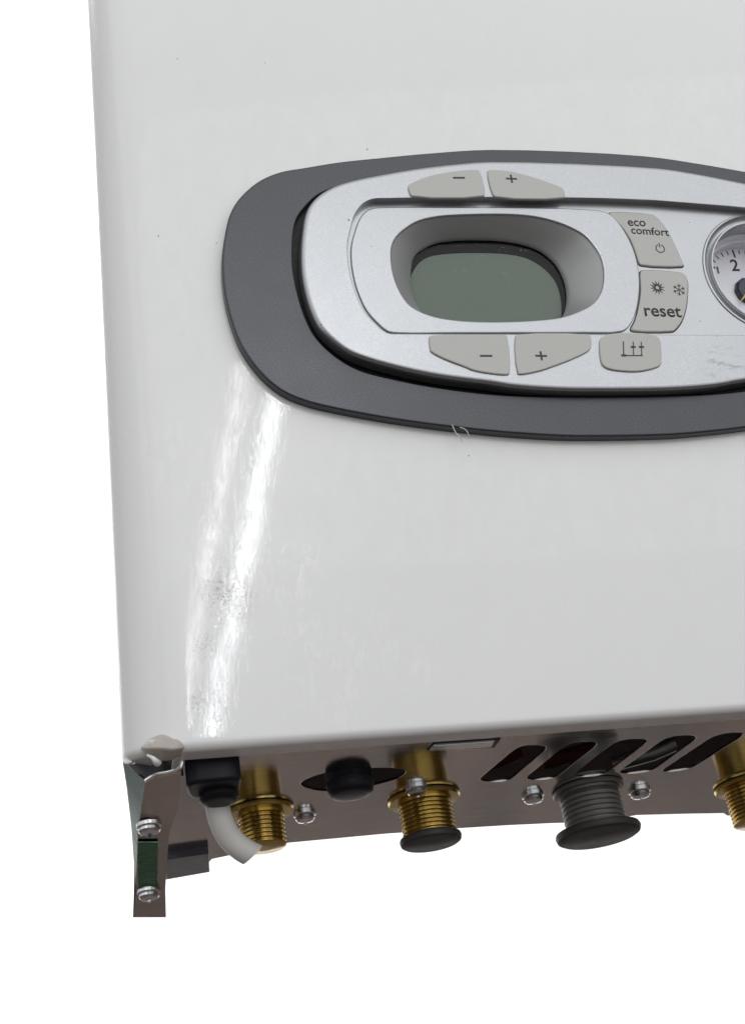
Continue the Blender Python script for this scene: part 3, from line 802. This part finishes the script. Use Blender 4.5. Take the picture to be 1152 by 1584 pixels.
for (px, py, yy) in ((333, 1188, 0.040), (333, 1215, 0.041), (336, 1245, 0.042), (343, 1272, 0.043), (355, 1295, 0.045), (374, 1313, 0.047), (399, 1326, 0.050), (430, 1338, 0.054)):
    pts.append(P3(px, py, yy))
tube('power_cable', catmull(pts, 6, closed=False), 0.0056, M['cable'], boiler, seg=18)
cab = bpy.data.objects['power_cable']; bm = bmesh.new(); bm.from_mesh(cab.data)
zc = P3(390, 1322, 0.047).z
g = bmesh.ops.bisect_plane(bm, geom=bm.verts[:] + bm.edges[:] + bm.faces[:], plane_co=P3(392, 1322, 0.048), plane_no=(0.62, 0.1, -0.78), clear_outer=True)
bmesh.ops.edgeloop_fill(bm, edges=[e_ for e_ in g['geom_cut'] if isinstance(e_, bmesh.types.BMEdge)])
bm.to_mesh(cab.data); bm.free()

# dark connector block near the left end of the plate
bk = [pl(256, 1318), pl(322, 1309), pl(324, 1338), pl(256, 1350)]
solid('connector_block', bk, [], lambda p, d: tuple(w3(p.x, p.y, d - 0.004)), 0.004, 0.0006, M['block'], boiler)
# small latch under the front lip: flat dark plate painting the recess shade, grey tab on it
def flat_piece(name, pts, h, th, mat, par):
    return solid(name, [pl(x_, y_, h) for x_, y_ in pts], [], lambda p, d: tuple(w3(p.x, p.y, h + d)), th, 0.0002, M[mat], par)
lt = flat_piece('latch_shade_plate', [(660, 1161), (674, 1151), (774, 1144), (764, 1157)], -0.0006, 0.0006, 'gap', boiler)
flat_piece('latch_tab', [(664, 1162), (671, 1154), (764, 1147.5), (759, 1156)], -0.0014, 0.0008, 'zinc', lt)

# ------------------------------------------------------------------ side rail (bent sheet channel under the left edge)
def sheet_between(name, la, lb, mat, parent, th=0.0012, nrm=Vector((0, 0, 1)), n=6):
    """ruled sheet between two 3D polylines with thickness th"""
    la = [Vector(p) for p in la]; lb = [Vector(p) for p in lb]; k = len(la); v = []; f = []
    for off in (0, th):
        for a, b in zip(la, lb):
            for i in range(n + 1): v.append(a + (b - a) * (i / n) + nrm * off)
    s = n + 1; tot = k * s
    for o in (0, tot):
        for i in range(k - 1):
            for j in range(n): f.append((o + i * s + j, o + i * s + j + 1, o + (i + 1) * s + j + 1, o + (i + 1) * s + j))
    for i in range(k - 1):
        f.append((i * s, (i + 1) * s, tot + (i + 1) * s, tot + i * s)); f.append((i * s + n, tot + i * s + n, tot + (i + 1) * s + n, (i + 1) * s + n))
    for j in range(n):
        f.append((j, tot + j, tot + j + 1, j + 1)); e = (k - 1) * s
        f.append((e + j, e + j + 1, tot + e + j + 1, tot + e + j))
    return mesh(name, v, f, mat, parent, angle=40)
yy = lambda py: 0.014 + (py - 1205) / 215.0 * 0.105
lin = lambda pts: [P3(px, py, yy(py)) for px, py in pts]
flL = lin([(225, 1208), (219, 1245), (213.5, 1290), (211.5, 1340), (210, 1380), (207.5, 1419)])
flR = [P3(281, 1190, yy(1208))] + lin([(277, 1245), (262, 1290), (258, 1340), (256, 1375), (257, 1419)])
rail = sheet_between('side_rail', flL, flR, M['flange'], boiler, 0.0013, Vector((0, 0.3, 0.95)))
ouL = [P3(190, 1176, 0.030), P3(196.5, 1220, 0.040), P3(203.5, 1280, 0.062), P3(207.5, 1335, 0.086), P3(207.5, 1380, 0.100), P3(206, 1419, yy(1419))]
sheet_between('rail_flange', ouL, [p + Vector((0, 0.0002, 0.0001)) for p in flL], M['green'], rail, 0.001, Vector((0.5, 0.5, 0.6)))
# bright cut front edge of the rail, turning up into the torn corner
ep = [P3(224.5, 1208, 0.0135), P3(238, 1200, 0.0135), P3(255, 1196.5, 0.0135), P3(270, 1193, 0.0135), P3(279, 1187, 0.0135), P3(282, 1177, 0.0135), P3(282.5, 1166, 0.0135)]
tube('rail_edge', catmull(ep, 5, closed=False), 0.0009, M['edge'], rail, seg=8)
# dark gusset behind the tear
sheet_between('rail_gusset', [P3(198, 1183, 0.020), P3(240, 1176, 0.020), P3(252, 1172, 0.022)], [P3(224, 1210, 0.020), P3(246, 1204, 0.020), P3(254, 1198, 0.022)], M['block'], rail, 0.001, Vector((0, 1, 0)))
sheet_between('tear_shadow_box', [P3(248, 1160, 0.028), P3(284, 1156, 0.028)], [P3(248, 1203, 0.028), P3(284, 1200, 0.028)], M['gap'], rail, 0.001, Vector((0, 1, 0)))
# green reflection between the two rail screws, painted as a thin sheet
sheet_between('reflection_strip', [p + Vector((0, -0.0006, -0.0009)) for p in lin([(213, 1300), (213, 1330), (214, 1372)])], [p + Vector((0, -0.0006, -0.0009)) for p in lin([(244, 1300), (244, 1330), (243, 1372)])], M['green_refl'], rail, 0.0003)
def rail_screw(px, py, rad, tl):
    o = P3(px, py, yy(py)); n_ = Vector((0, 0.25, 0.97)).normalized(); t1 = Vector((1, 0, 0)); t2 = n_.cross(t1)
    return screw(px, py, rad, surf=lambda x, y_, z: tuple(o + t1 * x + t2 * y_ + n_ * z), threadlock=tl)
rail_screw(231, 1276, 0.0058, True); rail_screw(230.5, 1378, 0.0057, False)

# ------------------------------------------------------------------ crumpled corner of the cover
def lump():
    c = P3(253, 1155, -0.0005); n1, n2 = 40, 24; v = []; f = []
    # upper outline of the crumple (photo px offsets), lower outline
    up_ = catmull([(-34, 0), (-26, -9), (-14, -16), (-2, -19.5), (8, -17.5), (15, -14.5), (21, -14), (29, -10), (35, -2)], 6, closed=False)
    lo_ = catmull([(-34, 0), (-29, 8), (-18, 15), (-4, 18.5), (10, 18), (22, 14), (30, 8), (35, -2)], 6, closed=False)
    def at(l, t):
        x = -34 + 69 * t
        for a, b in zip(l, l[1:]):
            if a[0] <= x <= b[0] + 1e-6: s = (x - a[0]) / max(1e-6, b[0] - a[0]); return a[1] + (b[1] - a[1]) * s
        return l[-1][1]
    for i in range(n1 + 1):
        t = i / n1; x = -34 + 69 * t; u0, l0 = at(up_, t), at(lo_, t)
        for j in range(n2 + 1):
            s = j / n2; yv = u0 + (l0 - u0) * s
            bulge = math.sin(math.pi * t) ** 0.6 * math.sin(math.pi * min(1, s * 0.92 + 0.02)) ** 0.7
            ridge = 0.0007 * math.exp(-((x + 14 + 6 * s) / 7) ** 2) - 0.0005 * math.exp(-((x - 13) / 5) ** 2) * (1 - s) + 0.0004 * math.exp(-((s - 0.62) / 0.1) ** 2)
            noise = 0.00025 * math.sin(x * 0.9 + s * 5) * math.sin(s * 9 + x * 0.3)
            dep = 0.0055 * bulge + ridge * bulge * 1.2 + noise * bulge
            p = P3(253 + x, 1155 + yv, 0.0); v.append((p.x, 0.0035 - 0.0015 - dep + (0.004 * max(0, s - 0.7) / 0.3), p.z))
    s_ = n2 + 1
    for i in range(n1):
        for j in range(n2): f.append((i * s_ + j, i * s_ + j + 1, (i + 1) * s_ + j + 1, (i + 1) * s_ + j))
    n0 = len(v); v += [(a, b + 0.002 if b + 0.002 < 0.006 else 0.006, z) for a, b, z in v]
    for i in range(n1):
        for j in range(n2): f.append((n0 + i * s_ + j, n0 + (i + 1) * s_ + j, n0 + (i + 1) * s_ + j + 1, n0 + i * s_ + j + 1))
    b = mesh('crumpled_corner', v, f, M['primer'], cov, angle=60); b['label'] = 'crumpled bare patch where the white cover is torn'
lump()
# white curled flap of paint under the crumple
fp = [P3(228, 1168, 0.001), P3(236, 1172, 0.000), P3(241, 1177, 0.0005), P3(244, 1180, 0.003)]
tube('curled_flap', catmull(fp, 5, closed=False), 0.0013, M['cover'], cov, seg=10, taper=[0.4 + 0.9 * i / 15 for i in range(16)])

# ------------------------------------------------------------------ dust and fibres
def specks():
    v = []; f = []
    for px, py, r, y in ((568, 231, 0.0006, 0), (410, 97, 0.0004, 0), (275, 91, 0.0004, 0), (245, 365, 0.0006, 0), (725, 705, 0.0005, 0), (335, 376, 0.0004, 0), (539, 340, 0.0005, YF), (540, 341, 0.0003, YF), (497, 502, 0.0004, YF), (1082, 497, 0.0004, YR), (1066, 344, 0.0003, YR), (1108, 520, 0.0004, YF), (930, 395, 0.0003, YI), (575, 381, 0.0003, YI), (630, 520, 0.0003, YF)):
        c = P3(px, py, y); n0 = len(v); n = 7
        for i in range(n):
            a = 2 * math.pi * i / n; rr = r * random.uniform(0.5, 1.1); v.append((c.x + rr * math.cos(a) * 0.8, y - 0.00005, c.z + rr * math.sin(a)))
        v.append((c.x, y - 0.0003, c.z))
        for i in range(n): f.append((n0 + i, n0 + (i + 1) % n, n0 + n))
    o = mesh('dust_specks', v, f, M['dirt'], boiler, smooth=False); o['kind'] = 'stuff'
specks()
def lint():
    v = []; f = []; rr = random.Random(3); y = YV + 0.0016
    for i in range(34):
        px, py = (rr.uniform(650, 860), rr.uniform(385, 480)) if i > 12 else (rr.uniform(700, 815), rr.uniform(380, 425))
        c = P3(px, py, y); a = rr.uniform(0, 3.14); l = rr.uniform(0.0001, 0.0006); w = rr.uniform(0.00006, 0.00016); n0 = len(v)
        d = Vector((math.cos(a), 0, math.sin(a))); e = Vector((-d.z, 0, d.x))
        for p in (c - d * l, c + e * w, c + d * l, c - e * w): v.append(p)
        v.append(c + Vector((0, -0.00008, 0)))
        for k_ in range(4): f.append((n0 + k_, n0 + (k_ + 1) % 4, n0 + 4))
    o = mesh('window_lint', v, f, M['fibre'], disp, smooth=False); o['kind'] = 'stuff'
lint()
fb = catmull([P3(699, 657, YB - 0.0002), P3(704, 668, YB - 0.0012), P3(711, 676, YB - 0.001), P3(714, 683, YB + 0.002)], 6, closed=False)
o = tube('fibre', fb, 0.00016, M['fibre'], seg=6); o['label'] = 'straight pale fibre on the lower rim of the dark bezel'; o['category'] = 'fibre'
fb = catmull([P3(711, 661, YB - 0.0002), P3(719, 664, YB - 0.0012), P3(724, 671, YB - 0.001), P3(725, 680, YB + 0.001)], 6, closed=False)
o = tube('fibre', fb, 0.00016, M['fibre'], seg=6); o['label'] = 'curved pale fibre just right of the straight one on bezel rim'; o['category'] = 'fibre'
